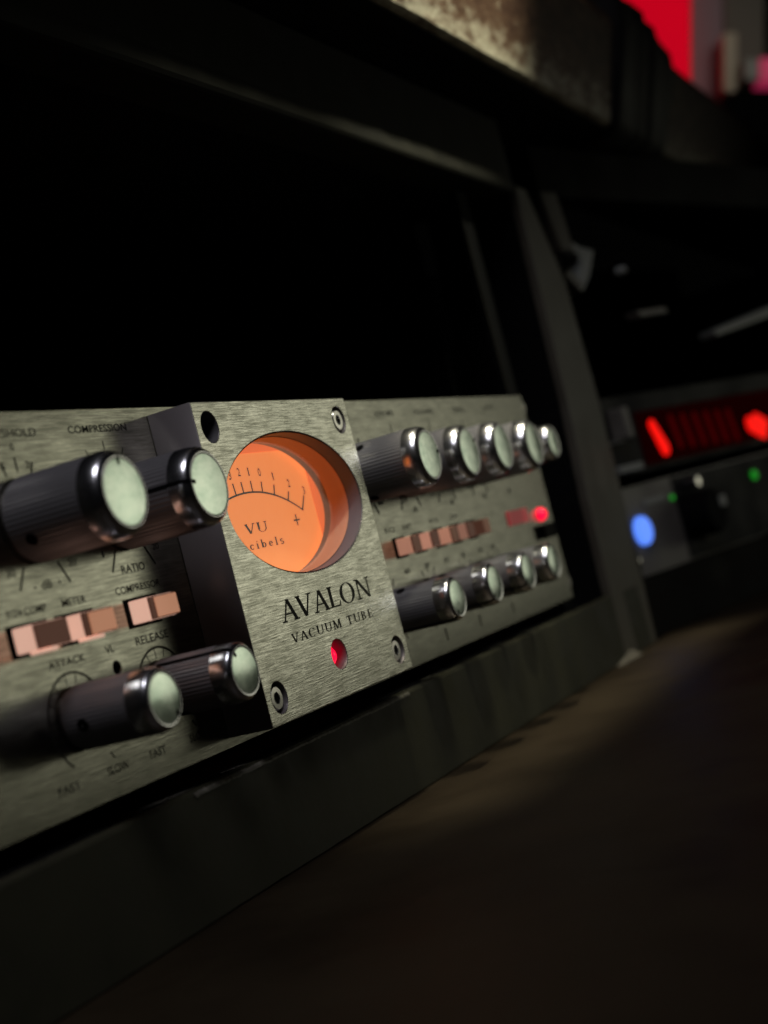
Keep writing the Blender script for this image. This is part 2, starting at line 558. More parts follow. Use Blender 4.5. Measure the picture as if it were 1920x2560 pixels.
def serif(name, text, x0, x1, z0, h, y, material, parent, gap=0.06, tk=0.15, tn=0.07):
    """serif lettering; x0..x1 is the whole word's width"""
    adv, pcs = 0.0, []
    table = glyphs(tk, tn)
    for ch in text:
        w, g = table[ch]
        for pv, pf in g:
            pcs.append(([(adv + x, z) for x, z in pv], pf))
        adv += w + gap
    adv -= gap
    k = (x1 - x0) / adv
    pcs = [([(x0 + x * k, z0 + z * h) for x, z in pv], pf) for pv, pf in pcs]
    # pieces of one letter overlap: lift each by a hair so that no two lie in one plane
    vs, fs = [], []
    for i, (pv, pf) in enumerate(pcs):
        o = len(vs)
        yy = y - 0.004 * (i % 7)
        vs += [(x, yy, z) for x, z in pv]
        fs += [tuple(a + o for a in f) for f in pf]
    c, v2 = centred(vs)
    me = bpy.data.meshes.new(name)
    me.from_pydata(v2, [], fs)
    me.update()
    return link(name, me, material, parent, c)


# ------------------------------------------------------------------ setting
desk = prism_x('desk_surface', [(-700, -34), (-4.5, -34), (-4.5, -50), (-700, -50)], -260, 1100, M['desk'], None, 1)
desk['kind'] = 'structure'

# ------------------------------------------------------------------ rack cabinet that holds the preamp
cab = thing('rack_cabinet', 'dark olive equipment rack framing the silver tube preamp', 'rack cabinet', (100, 0, -34))


def in_cab(o):
    o.location -= cab.location
    return o


# lower rail: front face, rounded top edge, glossy black shelf behind it
in_cab(prism_x('lower_rail', [(-4, -34), (-6.0, -33.6), (-6.0, -5.6), (-5.6, -4.9), (-4.8, -4.6), (-3.2, -4.6), (-3.2, -34)], -230, 372, M['rail'], cab, 90, wob=0.09))
in_cab(prism_x('shelf_lip', [(-3.1, -33), (-3.1, -4.75), (210, -4.75), (210, -33)], -230, 371, M['rail_top'], cab, 1))
# edge light painted along the rail's top as a pale strip; wear: scuffs on the glossy lip, a chipped end
M['edge_glint_wear'] = worn('pale_glint_and_scuff', (0.05, 0.046, 0.036), (0.16, 0.15, 0.12), 0.4, 0.6, (300, 60, 60), 0.2)
in_cab(prism_x('edge_glint_wear', [(-6.25, -6.1), (-6.25, -5.55), (-5.75, -4.95), (-5.5, -5.2)], -30, 96, M['edge_glint_wear'], cab, 110, wob=0.13))


def scuff(pts, w):
    vs, fs = [], []
    n_ = len(pts)
    for i, (x, y) in enumerate(pts):
        ww = w * math.sin(math.pi * (i + 0.35) / (n_ - 0.3)) * random.uniform(0.6, 1.2)
        vs += [(x, y - ww, -4.735), (x, y + ww, -4.735)]
        if i:
            fs.append((2 * i - 2, 2 * i, 2 * i + 1, 2 * i - 1))
    in_cab(from_data('scuff_mark', vs, fs, M['edge_glint_wear'], cab))


def scuff_line(x0, x1, y0, y1, w, n_=14):
    scuff([(x0 + (x1 - x0) * k / n_ + random.uniform(-0.6, 0.6), y0 + (y1 - y0) * k / n_ + random.uniform(-0.35, 0.35)) for k in range(n_ + 1)], w)


scuff_line(-42, -22, 1.2, -1.4, 0.8)
scuff_line(-39, -30, 2.2, 1.4, 0.35)
scuff_line(-7, 4, 1.0, -2.2, 0.9)
scuff_line(108, 132, 4.0, -1.8, 0.9)
in_cab(from_data('chipped_corner', [(304, -6.1, -34), (332, -6.1, -34), (331, -6.1, -30.6), (317, -6.1, -32.2), (304, -9, -33.9), (333, -10.5, -33.9), (332, -7.2, -31), (317, -7.2, -32.8)], [(0, 1, 2, 3), (4, 7, 6, 5), (0, 3, 7, 4), (1, 5, 6, 2), (3, 2, 6, 7), (0, 4, 5, 1)], M['edge_glint_wear'], cab, bev=0.2))
# upper rail: a soft-edged lip
up = [(-4.0, 180.6), (-5.6, 181.0), (-6.3, 182.2), (-6.3, 184.5), (-6.0, 188), (-6.0, 214), (12, 214), (12, 181.0)]
in_cab(prism_x('upper_rail', up, -230, 338, M['upper'], cab, 60, wob=0.06))
in_cab(prism_x('roof_panel', [(12.2, 181.2), (12.2, 190), (210, 190), (210, 181.2)], -230, 338, M['black'], cab, 1))
# right post, leaning back a little as it rises, wider towards its foot
pv = [(341, -6, 184), (356, -6, 184), (341, 40, 184), (356, 40, 184),
      (338.0, -6, 135), (381, -6, 141), (338.0, 40, 135), (381, 40, 141),
      (334.5, -6, 82), (385, -6, 81), (334.5, 40, 82), (385, 40, 81),
      (327, -6, 38), (382, -6, 30), (327, 40, 38), (382, 40, 30),
      (322, -6, -34), (376, -6, -34), (322, 40, -34), (376, 40, -34)]
pf = [(0, 1, 3, 2), (16, 18, 19, 17)]
for k in range(4):
    a = 4 * k
    pf += [(a, a + 4, a + 5, a + 1), (a + 2, a + 3, a + 7, a + 6), (a, a + 2, a + 6, a + 4), (a + 1, a + 5, a + 7, a + 3)]
core = [((x + (1.5 if i % 2 == 0 else -1.5)), (-1.9 if y < 0 else y), z) for i, (x, y, z) in enumerate(pv)]
in_cab(from_data('post_side_dark', core, pf, M['black'], cab))  # black core added so the post's side stays dark
pv = [(x, (-2 if y > 0 else y), z) for x, y, z in pv]
in_cab(from_data('side_post', pv, pf, M['post'], cab, bev=0.5))
in_cab(box('inner_side_panel', 322.5, 326, 40.5, 209, -4.4, 181, M['black'], cab))
in_cab(box('back_panel', -230, 326, 210.5, 214, -33, 190, M['black'], cab))
rs = in_cab(box('mounting_strip', 291.8, 304, 5.4, 8, -4.4, 180, M['black'], cab))
in_cab(prism_x('strip_edge', [(5.0, 91), (5.0, 168), (5.3, 168), (5.3, 91)], 290.2, 291.6, M['bay_dark'], cab))
for z in (83.5, 6.5):
    s = lathe('strip_screw', [(0, 3.4), (-1.2, 3.4), (-2.0, 2.6), (-2.0, 1.3), (-1.0, 1.2)], M['steel'], cab, (299.5, 5.2, z), 24)
    in_cab(s)

# ------------------------------------------------------------------ the tube preamp
W, ZB0, ZB1, D = 88.43, 2.5, 85.65, 12.98
pre = thing('tube_preamp', 'brushed aluminium vacuum tube preamp with a glowing orange meter and chrome capped knobs', 'preamp', (0, 0, 0))
HX, HZ, HRX, HRZ = W / 2, 57.05, 39.2, 19.63

panel_holes = [(HX, HZ, 42.3, 23.2, 5), (-38.6, 27.4, 1.55, 1.55), (275.5, 37.2, 3.0, 3.0)]
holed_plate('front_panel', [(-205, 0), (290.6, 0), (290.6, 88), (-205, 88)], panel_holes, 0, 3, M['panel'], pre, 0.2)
prism_xz('chassis', [(-195, 3), (284, 3), (284, 84), (-195, 84)], 16.2, 205, M['black'], pre)
lathe('jack_backing', [(4.9, 2.5), (5.6, 2.5)], M['hole'], pre, (-38.6, 0, 27.4), 24)

A_, B_ = 6.78, 6.59
corners = [(A_, ZB1 - B_), (W - A_, ZB1 - B_), (A_, ZB0 + B_), (W - A_, ZB0 + B_)]
LEDX, LEDZ = 44.4, 14.0
blk_holes = [(HX, HZ, HRX, HRZ)] + [(x, z, 4.06, 4.06) for x, z in corners] + [(LEDX, LEDZ, 4.5, 4.1)]
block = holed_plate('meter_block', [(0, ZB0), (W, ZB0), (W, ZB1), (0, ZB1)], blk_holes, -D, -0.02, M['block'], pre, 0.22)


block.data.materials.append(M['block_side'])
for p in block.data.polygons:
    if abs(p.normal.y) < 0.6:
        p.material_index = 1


# socket screws in three corners, the fourth is an empty bore
for i, (x, z) in enumerate(corners):
    if i == 0:
        continue
    dd = -12.75 if i == 1 else -12.3
    prof = [(-1, 3.1), (dd + 0.35, 3.1), (dd, 2.8), (dd - 0.02, 1.55), (dd + 0.5, 1.45), (dd + 2.0, 1.4), (dd + 2.0, 0.05)]
    sc = lathe('socket_screw', prof, M['steel'], pre, (x, 0, z), 36)
    hx = lathe('hex_recess', [(dd + 0.25, 1.5), (dd + 1.6, 1.45), (dd + 1.6, 0.02)], M['hole'], sc, (0, 0, 0), 6)
box('bore_floor', A_ - 4.6, A_ + 4.6, -0.018, -0.002, ZB1 - B_ - 4.6, ZB1 - B_ + 4.6, M['hole'], pre)

lathe_wall = []
for k in range(40):
    a_ = 2 * math.pi * k / 40
    lathe_wall.append((4.0 * math.cos(a_), 4.0 * math.sin(a_)))
bv = [(A_ + u, y, ZB1 - B_ + v) for y in (-D + 0.3, -0.05) for u, v in lathe_wall]
from_data('bore_wall', bv, [(k, (k + 1) % 40, 40 + (k + 1) % 40, 40 + k) for k in range(40)], M['bore'], pre, smooth=True)

# power led deep in its hole
box('led_floor', LEDX - 5.2, LEDX + 5.2, -0.018, -0.002, LEDZ - 5, LEDZ + 5, M['hole'], pre)
lathe('power_led', [(-0.5, 3.3), (-8.6, 3.3), (-10.3, 2.7), (-11.3, 1.5), (-11.6, 0.2)], M['led'], pre, (LEDX, 0, LEDZ), 32)

# the vu meter behind its oval window
wall = []
N = 96


def tube(name, rings, material, parent):
    vs, fs = [], []
    for (y, rx, rz) in rings:
        for k in range(N):
            a = 2 * math.pi * k / N
            vs.append((HX + rx * math.cos(a), y, HZ + rz * math.sin(a)))
    for r in range(len(rings) - 1):
        for k in range(N):
            k2 = (k + 1) % N
            fs.append((r * N + k, r * N + k2, (r + 1) * N + k2, (r + 1) * N + k))
    return from_data(name, vs, fs, material, parent, smooth=True)


vu = box('vu_meter', HX - 48, HX + 48, 6.6, 7.4, 33, 82, M['meter_glow'], pre)


def sub(o, parent):
    """move a piece built in the preamp's frame under one of its parts"""
    o.parent = parent
    o.location -= parent.location
    return o


bz = tube('window_bezel', [(-D + 0.25, 38.95, 19.4), (-8.6, 38.9, 19.35)], M['bezel'], pre)
sub(tube('housing_wall', [(-8.55, 38.75, 19.2), (-2.4, 38.7, 19.1)], M['meter_wall'], None), vu)
e_ = 2.0 / 5


def boxy(k, rx, rz):
    c_, s_ = math.cos(2 * math.pi * k / N), math.sin(2 * math.pi * k / N)
    return HX + rx * math.copysign(abs(c_) ** e_, c_), HZ + rz * math.copysign(abs(s_) ** e_, s_)


sv = [(x, y, z) for y in (0.05, 6.5) for x, z in [boxy(k, 42.0, 22.9) for k in range(N)]]
sub(from_data('housing_sleeve', sv, [(k, (k + 1) % N, N + (k + 1) % N, N + k) for k in range(N)], M['meter_glow'], None, smooth=True), vu)
# scale card with rounded upper corners
px0, px1, pz0, pz1, cr = 6.4, 82.0, 38.5, 74.3, 7.5
card = [(px0, pz0), (px1 + 0.8, pz0)]
card += [(px1 - cr + cr * math.cos(t), pz1 - cr * 0.62 + cr * 0.62 * math.sin(t)) for t in [i * math.pi / 2 / 8 for i in range(9)]]
card += [(px0 + cr - cr * math.sin(t), pz1 - cr * 0.62 + cr * 0.62 * math.cos(t)) for t in [i * math.pi / 2 / 8 for i in range(9)]]
plate = sub(prism_xz('scale_card', card, 2.0, 4.6, M['card'], None, 0.5, 3), vu)
# glass
gl_v = [(HX + 38.6 * math.cos(2 * math.pi * k / N), HZ + 19.1 * math.sin(2 * math.pi * k / N)) for k in range(N)]
sub(prism_xz('meter_glass', gl_v, -7.9, -7.6, M['glass'], None), vu)
# scale print
YM = 1.93
acx, acz, ar = 44.4, 0.6, 62.6
marks = [ribbon_faces(arc(acx, acz, ar, 90 + 28.5, 90 - 28.3, 60), 0.55)]
tk = [((37.4, 62.9), (37.0, 66.2)), ((41.8, 63.1), (41.7, 66.4)), ((46.9, 63.1), (47.1, 66.4)), ((52.4, 62.6), (53.1, 65.8)),
      ((58.8, 61.4), (60.1, 64.5)), ((66.1, 59.2), (67.8, 61.9)), ((73.5, 55.9), (76.6, 60.1)), ((32.6, 62.1), (31.6, 65.3)), ((28, 61), (26.3, 64)), ((18, 57.5), (15.6, 60.5))]
marks2 = [ribbon_faces([a, b_], 0.75) for a, b_ in tk]
flat('scale_arc', marks, YM, M['meter_ink'], plate).location -= plate.location + vu.location
flat('scale_ticks', marks2, YM - 0.015, M['meter_ink'], plate).location -= plate.location + vu.location
for t, x, z, w in (('3', 36.6, 68.5, 1.5), ('2', 41.9, 69.2, 1.6), ('1', 47.3, 69.0, 0.7), ('0', 53.4, 68.5, 1.6), ('1', 60.7, 66.9, 0.7), ('2', 69.1, 64.3, 1.6), ('3', 77.4, 61.6, 1.5)):
    o = word('scale_numeral', t, x - w / 2, x + w / 2, z - 1.2, z + 1.2, YM, M['meter_ink'], plate)
    o.location -= plate.location + vu.location
pl = flat('plus_sign', [hbar(66.4, 70.3, 53.3, 0.5), ([(67.9, 51.7), (68.7, 51.7), (68.7, 53.04), (67.9, 53.04)], [(0, 1, 2, 3)]), ([(67.9, 53.56), (68.7, 53.56), (68.7, 55.0), (67.9, 55.0)], [(0, 1, 2, 3)])], YM, M['meter_ink'], plate)
pl.location -= plate.location + vu.location
o = serif('scale_word', 'VU', 37.5, 50.3, 51.8, 2.75, YM, M['meter_ink'], plate, 0.12, 0.17, 0.085)
o.location -= plate.location + vu.location
o = serif('scale_word', 'decibels', 29.2, 57.6, 47.4, 2.3, YM, M['meter_ink'], plate, 0.22, 0.14, 0.09)
o.location -= plate.location + vu.location

# engraving on the block
YB = -D - 0.03
serif('engraved_name', 'AVALON', 18.2, 74.0, 26.5, 5.75, YB, M['engrave'], pre, 0.02)
serif('engraved_words', 'VACUUM TUBE', 20.7, 71.0, 20.75, 2.4, YB, M['engrave'], pre, 0.16, 0.17, 0.10)

# printed words on the panel
YP = -0.03


def pw(text, x0, x1, z0, z1):
    return word('printed_word', text, x0, x1, z0, z1, YP, M['ink'], pre)


pw('THRESHOLD', -68.2, -46.6, 82.15, 84.0)
pw('COMPRESSION', -34.5, -10.4, 82.15, 84.05)
pw('0', -57.1, -55.7, 79.1, 80.8)
pw('5', -62.0, -60.2, 75.0, 76.6)
pw('2', -53.3, -51.6, 75.0, 76.6)
pw('30', -68.8, -65.6, 52.0, 53.8)
pw('20', -46.9, -43.7, 52.0, 53.7)
pw('1', -33.5, -32.7, 52.6, 54.2)
pw('20', -12.4, -9.4, 52.2, 53.8)
pw('dB', -58.2, -54.4, 48.2, 50.2)
pw('-', -61.0, -59.9, 48.7, 49.1)
pw('+', -52.2, -51.0, 48.5, 49.7)
pw('RATIO', -27.4, -17.5, 48.0, 50.0)
pw('COMPRESSOR', -32.0, -12.9, 43.4, 45.2)
pw('METER', -52.7, -43.8, 43.4, 45.2)
pw('EQ', -72.0, -68.6, 43.5, 45.3)
flat('printed_arrow', [([(-68.0, 43.8), (-66.5, 44.4), (-68.0, 45.0)], [(0, 1, 2)])], YP, M['ink'], pre)
pw('COMP', -66.0, -58.4, 43.5, 45.3)
pw('ATTACK', -62.7, -49.3, 30.9, 32.7)
pw('VL', -41.4, -38.0, 31.0, 32.8)
pw('RELEASE', -29.0, -15.0, 30.9, 32.9)
pw('FAST', -69.7, -61.8, 5.0, 6.9)
pw('SLOW', -51.7, -43.2, 5.2, 7.1)
pw('FAST', -34.5, -27.8, 5.1, 7.0)
pw('SLOW', -17.1, -8.8, 5.1, 7.0)
pw('LOW MID', 137.5, 153.4, 82.3, 84.1)
pw('HIGH MID', 170.8, 189.0, 82.3, 84.1)
pw('TREBLE', 208.0, 220.5, 82.3, 84.1)
pw('OUTPUT', 241.0, 254.0, 82.3, 84.1)
pw('BASS', 108.0, 117.0, 82.3, 84.1)
for x in (148, 182.5, 215):
    flat('printed_tick', [ribbon_faces([(x, 77.4), (x, 79.4)], 0.7)], YP, M['ink'], pre)
for x, t in ((113, '30'), (131, '400'), (148, '200'), (166, '2K'), (182, '1K2'), (200, '10K'), (214, '15K')):
    pw(t, x - 2.6, x + 2.6, 29.2, 30.9)
for x in (149.7, 182.3, 217.5, 116.0):
    flat('printed_tick', [ribbon_faces([(x, 3.8), (x, 8.0)], 1.3)], YP, M['ink'], pre)
for x, z, t in ((124.4, 54.0, '-'), (144.0, 53.4, '24'), (150.5, 49.4, 'dB'), (168.0, 53.4, '16'), (184.6, 49.4, 'dB'), (205.0, 53.4, '20'), (218.4, 49.4, 'dB'), (246.0, 49.4, 'dB')):
    pw(t, x - 2.2, x + 2.2, z - 1.0, z + 1.0)
for x, t in ((126, 'EQ'), (140, 'SHIFT'), (163.5, 'HI Q'), (183, '>')):
    pw(t, x - 4, x + 4, 43.4, 45.2)


def dial(cx, cz, r0, r1, angles, w=0.55, ring_r=None, ring_a=None):
    pcs = [ribbon_faces([(cx + r0 * math.cos(math.radians(a)), cz + r0 * math.sin(math.radians(a))), (cx + r1 * math.cos(math.radians(a)), cz + r1 * math.sin(math.radians(a)))], w) for a in angles]
    flat('dial_ticks', pcs, YP, M['ink'], pre)
    if ring_r:
        flat('dial_ring', [ribbon_faces(arc(cx, cz, ring_r, *ring_a), 0.55)], YP - 0.02, M['ink'], pre)


KT = 63.4
dial(-56.5, KT, 11.4, 17.2, [-122], 0.65)
dial(-56.5, KT, 11.4, 17.2, [-59], 0.65)
dial(-56.5, KT, 11.0, 14.2, [90, 66, 112, 140, 160], 0.6)
dial(-21.9, KT, 11.4, 17.2, [-122, -58], 0.65)
dial(-21.9, KT, 14.4, 16.6, [90, 62, 118], 0.35)
dial(-56.5, 18.7, 8.2, 10.5, [100, 78, 52, 125, 150, 172, 196, 218], 0.3, 10.7, (44, 236, 70))
dial(-21.8, 18.7, 8.2, 10.5, [115, 94, 72, 52, 138], 0.3, 10.7, (40, 236, 70))
for cx in (-56.5, -21.8):
    flat('dial_end_tick', [ribbon_faces([(cx + 7.6, 18.7 - 8.6), (cx + 8.9, 18.7 - 10.2)], 0.5)], YP, M['ink'], pre)


for cx in (113.0, 147.8, 181.2, 215.2):
    dial(cx, KT, 11.2, 15.6, [-122, -58], 1.2)
    dial(cx, KT, 11.2, 14.0, [-150, -30, 0, 30, 150, 180, 60, 120, 90], 0.8)
for cx in (113.2, 147.8, 182.3, 212.0):
    dial(cx, 19.1, 8.6, 11.4, [90, 60, 120, 150, 30, 180, 210, 240, -60], 0.7)

# ---- knobs
def make_knob(R, rf, L, name='control_knob'):
    """barrel with fine flutes; sub-parts: cap, cap_face, pointer_line, two set_screws. Axis along -y."""
    seg = 112 if R > 8 else 96
    sh = L - 5.4
    prof = [(-0.05, R * 0.93), (-0.9, R * 0.93), (-0.9, R), (-1.5, R), (-sh, R)]
    k = lathe(name, prof, M['knob'], pre, (0, 0, 0), seg, ridge=1, depth=0.12, ridge_rows=(2, 3, 4))
    ro, t = R + 0.02, []
    arc_n = 8
    y_in = -(L - 0.5)
    span = L - 0.5 - (sh + 1.2)
    for i in range(arc_n + 1):
        a = math.pi / 2 * i / arc_n
        t.append((-(sh + 1.2) - span * math.sin(a), (rf + 0.35) + (ro - rf - 0.35) * math.cos(a)))
    prof2 = [(-sh - 0.02, R - 0.6), (-sh - 0.02, ro)] + t + [(-L, rf - 0.15), (-L, rf - 0.45), (-L + 0.22, rf - 0.75), (-L + 0.22, 0.1)]
    cp = lathe('cap', prof2, M['chrome'], k, (0, 0, 0), 72)
    lathe('cap_face', [(-L + 0.23, rf - 0.72)] + [(-L + 0.12 - 0.20 * (1 - (i / 8) ** 2), (rf - 0.74) * i / 8 + 0.03) for i in range(8, -1, -1)], M['face'], k, (0, 0, 0), 64)
    # pointer: a black groove that runs along the barrel, over the shoulder and onto the face
    path = [(-1.6, R + 0.04), (-sh, R + 0.05)] + [(y - 0.03, r + 0.07) for y, r in t] + [(-L - 0.05, rf - 0.3), (-L + 0.04, rf - 0.8), (-L + 0.06, rf * 0.66)]
    vs, fs = [], []
    w = 0.48
    for y, r in path:
        vs += [(r * S, y * S, -w * S), (r * S, y * S, w * S)]
    for i in range(len(path) - 1):
        fs.append((2 * i, 2 * i + 1, 2 * i + 3, 2 * i + 2))
    me = bpy.data.meshes.new('pointer_line')
    me.from_pydata(vs, [], fs)
    link('pointer_line', me, M['hole'], k)
    for sgn in (1, -1):
        a = math.radians(122 * sgn)
        n = 20
        vs = []
        for i in range(n):
            u, v = 1.45 * math.cos(2 * math.pi * i / n), 1.45 * math.sin(2 * math.pi * i / n)
            ang = a + u / R
            rr = R + 0.06
            vs.append((rr * math.cos(ang) * S, (-5.6 + v) * S, rr * math.sin(ang) * S))
        me = bpy.data.meshes.new('set_screw')
        me.from_pydata(vs, [], [tuple(range(n))])
        link('set_screw', me, M['hole'], k)
    return k


def copy_knob(src):
    c = src.copy()
    COL.objects.link(c)
    for ch in list(src.children):
        d = ch.copy()
        COL.objects.link(d)
        d.parent = c
    return c


def place(k, x, z, ang):
    k.location = Vector((x, 0, z)) * S
    k.rotation_euler = (0, -math.radians(ang), 0)


big = make_knob(9.7, 7.95, 25.6)
small = make_knob(7.15, 6.1, 22.5)
tops = [(-56.5, 63.5, 88), (-21.8, 62.9, 171), (113.0, 63.7, 6), (147.8, 63.2, 30), (181.2, 63.5, 60), (215.2, 63.2, 75)]
lows = [(-56.5, 19.4, -48), (-21.8, 19.3, 124), (113.2, 18.6, 240), (147.8, 19.0, 230), (182.3, 19.1, 220), (212.0, 19.3, 250), (248.5, 63.5, 110)]
for i, (x, z, a) in enumerate(tops):
    place(big if i == 0 else copy_knob(big), x, z, a)
for i, (x, z, a) in enumerate(lows):
    place(small if i == 0 else copy_knob(small), x, z, a)


# ---- push buttons
def push_button(x0, lit=True, lip=True, w=11.4, z0=35.8, z1=41.3, side='button'):
    """pale backlit body; dark front with, on the lit ones, a raised copper-coloured cap"""
    b_ = box('push_button', x0, x0 + w, -5.6, -0.36, z0, z1, M[side], pre, 0.35, 2)
    s_ = box('button_gap_plate', x0 - 1.0, x0 + w + 1.0, -0.35, -0.015, z0 - 0.8, z1 + 0.7, M['hole'], None)  # black plate added to darken the gap round the button
    sub(s_, b_)
    f_ = box('button_front', x0 + 0.1, x0 + w - 0.05, -6.3, -5.58, z0 + 0.1, z1 - 0.1, M['button_off'], None, 0.25, 2)
    sub(f_, b_)
    if lit:
        c_ = box('button_face', x0 + 1.9, x0 + w - 0.3, -6.75, -6.28, z0 + 0.35, z1 - 0.35, M['button_dim'], None, 0.2, 2)
        sub(c_, b_)
    if lip:
        l_ = box('button_reflection', x0 + 0.2, x0 + 5.6, -6.9, -3.4, z0 - 0.75, z0 - 0.03, M['button'], None, 0.2, 1)  # reflection below the button built as a pale bar
        sub(l_, b_)
    return b_


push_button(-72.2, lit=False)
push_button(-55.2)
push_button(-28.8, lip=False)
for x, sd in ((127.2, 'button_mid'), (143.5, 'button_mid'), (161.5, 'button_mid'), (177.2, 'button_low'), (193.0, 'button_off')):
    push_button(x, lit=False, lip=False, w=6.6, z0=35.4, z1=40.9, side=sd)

# small row of lights at the right end
lathe('status_led', [(4.0, 2.7), (-0.8, 2.7), (-2.0, 2.2), (-2.8, 1.2), (-3.0, 0.2)], M['led'], pre, (275.5, 0, 37.2), 28)
box('status_window', 236, 260, -0.5, -0.02, 35.6, 41.4, M['led_dim'], pre, 0.15, 1)
box('power_switch', 268.5, 282, -3.0, -0.02, 27.0, 33.0, M['black'], pre, 0.5, 2)

# ------------------------------------------------------------------ armrest on top of the console
arm = thing('console_armrest', 'worn brown armrest running along the top of the rack', 'armrest', (300, -40, 219))
pa = [(-28, 219.3), (-30.6, 219.7), (-32, 221), (-45, 268), (-43.5, 274), (-38, 279), (-28, 282), (40, 284), (40, 219.3)]
ao = prism_x('armrest_body', pa, -120, 1400, M['leather'], arm, 220, wob=0.25)
ao.location -= arm.location
ab = prism_x('armrest_underside_shade', [(-29, 219.1), (-29, 218.2), (-24, 216.6), (12.3, 214.4), (40, 216), (40, 219.1)], -120, 1400, M['black'], arm, 1)  # black board added, shade under the armrest put into its colour
ab.location -= arm.location
# black wrap with deep vertical folds
vs, fs = [], []
ns = 36
sec = [(-31.5, 216.5), (-35, 222), (-48.5, 268), (-49, 280), (-44, 287), (-34, 291), (38, 292), (38, 212), (-20, 213.5)]
for k in range(ns + 1):
    u = k / ns
    x = 446 + 98 * u
    fold = 2.6 * abs(math.sin(u * math.pi * 3.5)) + 0.8 * math.sin(u * 31)
    rise = 4.0 * math.sin(min(1, u * 2.2) * math.pi / 2) - 22 * max(0, u - 0.35) ** 1.3
    for j, (y, z) in enumerate(sec):
        up_ = 1 if 2 <= j <= 6 else 0
        vs.append((x + (6 if j in (2, 3, 4) else 0), y - fold, z + (rise if up_ else 0)))
n = len(sec)
for k in range(ns):
    for i in range(n):
        j = (i + 1) % n
        fs.append((k * n + i, k * n + j, (k + 1) * n + j, (k + 1) * n + i))
fs.append(tuple(range(n)))
fs.append(tuple(range((ns + 1) * n - 1, ns * n - 1, -1)))
so = from_data('strap', vs, fs, M['strap'], arm, smooth=True)
so['label'] = 'black folded strap wrapped round the armrest'
so.location -= arm.location

# ------------------------------------------------------------------ next rack bay, turned towards the listener
TH = -math.radians(14)
BAY = (395, 0, 0)
bay = thing('second_rack', 'dark second rack bay right of the preamp holding red and blue lit units', 'rack cabinet', BAY, TH)
box('bay_post', -17, -2.5, -4, 40, -34, 186, M['bay_dark'], bay, 0.6)
prism_xz('bay_trim', [(-13.5, 186), (1.5, 186), (4.5, 157), (-6.5, 157)], -9, -4.3, M['post'], bay, 0.5)
box('bay_lower_rail', -2.3, 560, -3, 12, -34, -5.6, M['bay_dark'], bay, 0.6)
box('bay_upper_rail', -2.3, 560, -2, 14, 186.3, 212, M['bay_dark'], bay, 0.6)
box('bay_back', -2.3, 560, 210, 214, -34, 212, M['black'], bay)
box('bay_end', 556, 560, 14.2, 209.8, -34, 186, M['black'], bay)

# unit with red display
u1 = thing('display_unit', 'black rack unit with two bright red readouts in a dim red window', 'rack unit', BAY, TH)
box('display_case', -1.5, 482, 0, 180, 44.8, 84.5, M['unit_dark'], u1, 0.4)
box('display_window', 36, 212, -0.6, -0.02, 47.4, 75.0, M['window_dim'], u1, 0.2, 1)


def seg(poly):
    return prism_xz('display_segment', poly, -1.6 - 0.2 * random.random(), -0.62, M['red_seg'], u1)


def capsule(pts, r0, r1, n=10):
    """rounded slanting stroke between two points, r0 to r1 thick"""
    (ax, az), (bx_, bz_) = pts
    t = math.atan2(bz_ - az, bx_ - ax)
    out = [(ax + r0 * math.cos(t + math.pi / 2 + math.pi * k / n), az + r0 * math.sin(t + math.pi / 2 + math.pi * k / n)) for k in range(n + 1)]
    out += [(bx_ + r1 * math.cos(t - math.pi / 2 + math.pi * k / n), bz_ + r1 * math.sin(t - math.pi / 2 + math.pi * k / n)) for k in range(n + 1)]
    return out


seg(capsule([(50, 67), (57.0, 54.5)], 2.9, 4.2))
seg(capsule([(163, 57.0), (177, 52.5)], 4.6, 5.2))
M['red_faint'] = mat('faint_red_segment', (0.01, 0.0, 0.0), 0.8, emit=(0.16, 0.002, 0.003), strength=0.22, spec=0.0)
for k_ in range(6):
    xx = 72 + 13.5 * k_
    prism_xz('unlit_segment', capsule([(xx, 68.5 - 0.5 * k_), (xx + 3.5, 54.5 - 0.6 * k_)], 2.4, 2.4, 6), -1.2, -0.62, M['red_faint'], u1)
seg(capsule([(172, 60.0), (183, 55.5)], 2.8, 3.0))
box('rack_handle', 9, 16, -9, -0.02, 62.5, 78, M['unit_grey'], u1, 1.0)
box('ear_bracket', 0.5, 16, -3, -0.02, 61.6, 62.4, M['pale'], u1, 0.2, 1)
box('front_lip', 0.5, 24, -5, -0.02, 46.5, 50.0, M['pale'], u1, 0.4)

# unit with blue button
u2 = thing('control_unit', 'grey rack unit with a round glowing blue button and one black knob', 'rack unit', BAY, TH)
box('control_case', -1.5, 482, 0, 170, -5.0, 39.6, M['unit_grey'], u2, 0.4)
box('dark_section', 56, 478, -0.5, -0.02, -4, 38.6, M['unit_dark'], u2, 0.1, 1)
lathe('lit_button', [(0, 7.2), (-2.2, 7.2), (-3.0, 6.4), (-3.0, 0.1)], M['blue_lit'], u2, (13.4, 0, 17.0), 40)
kb = lathe('rotary_knob', [(0, 12.5), (-13, 11.6), (-14.5, 10.2), (-14.5, 0.1)], M['black'], u2, (69, -0.5, 17.0), 48)
box('knob_highlight', 4.0, 10.8, -15.2, -14.4, 1.0, 6.6, M['pale'], kb, 0.3, 1)  # pale box painted as the highlight on the knob
lathe('green_lamp', [(0, 2.6), (-1.5, 2.4), (-2.2, 0.1)], M['green_lit'], u2, (151, -0.5, 28.8), 20)
lathe('small_green_lamp', [(0, 1.4), (-1.0, 1.2), (-1.2, 0.1)], M['green_lit'], u2, (52.6, 0, 28.8), 16)
box('name_plate', 23, 46, -0.4, -0.02, 28.3, 31.6, M['pale'], u2, 0.1, 1)
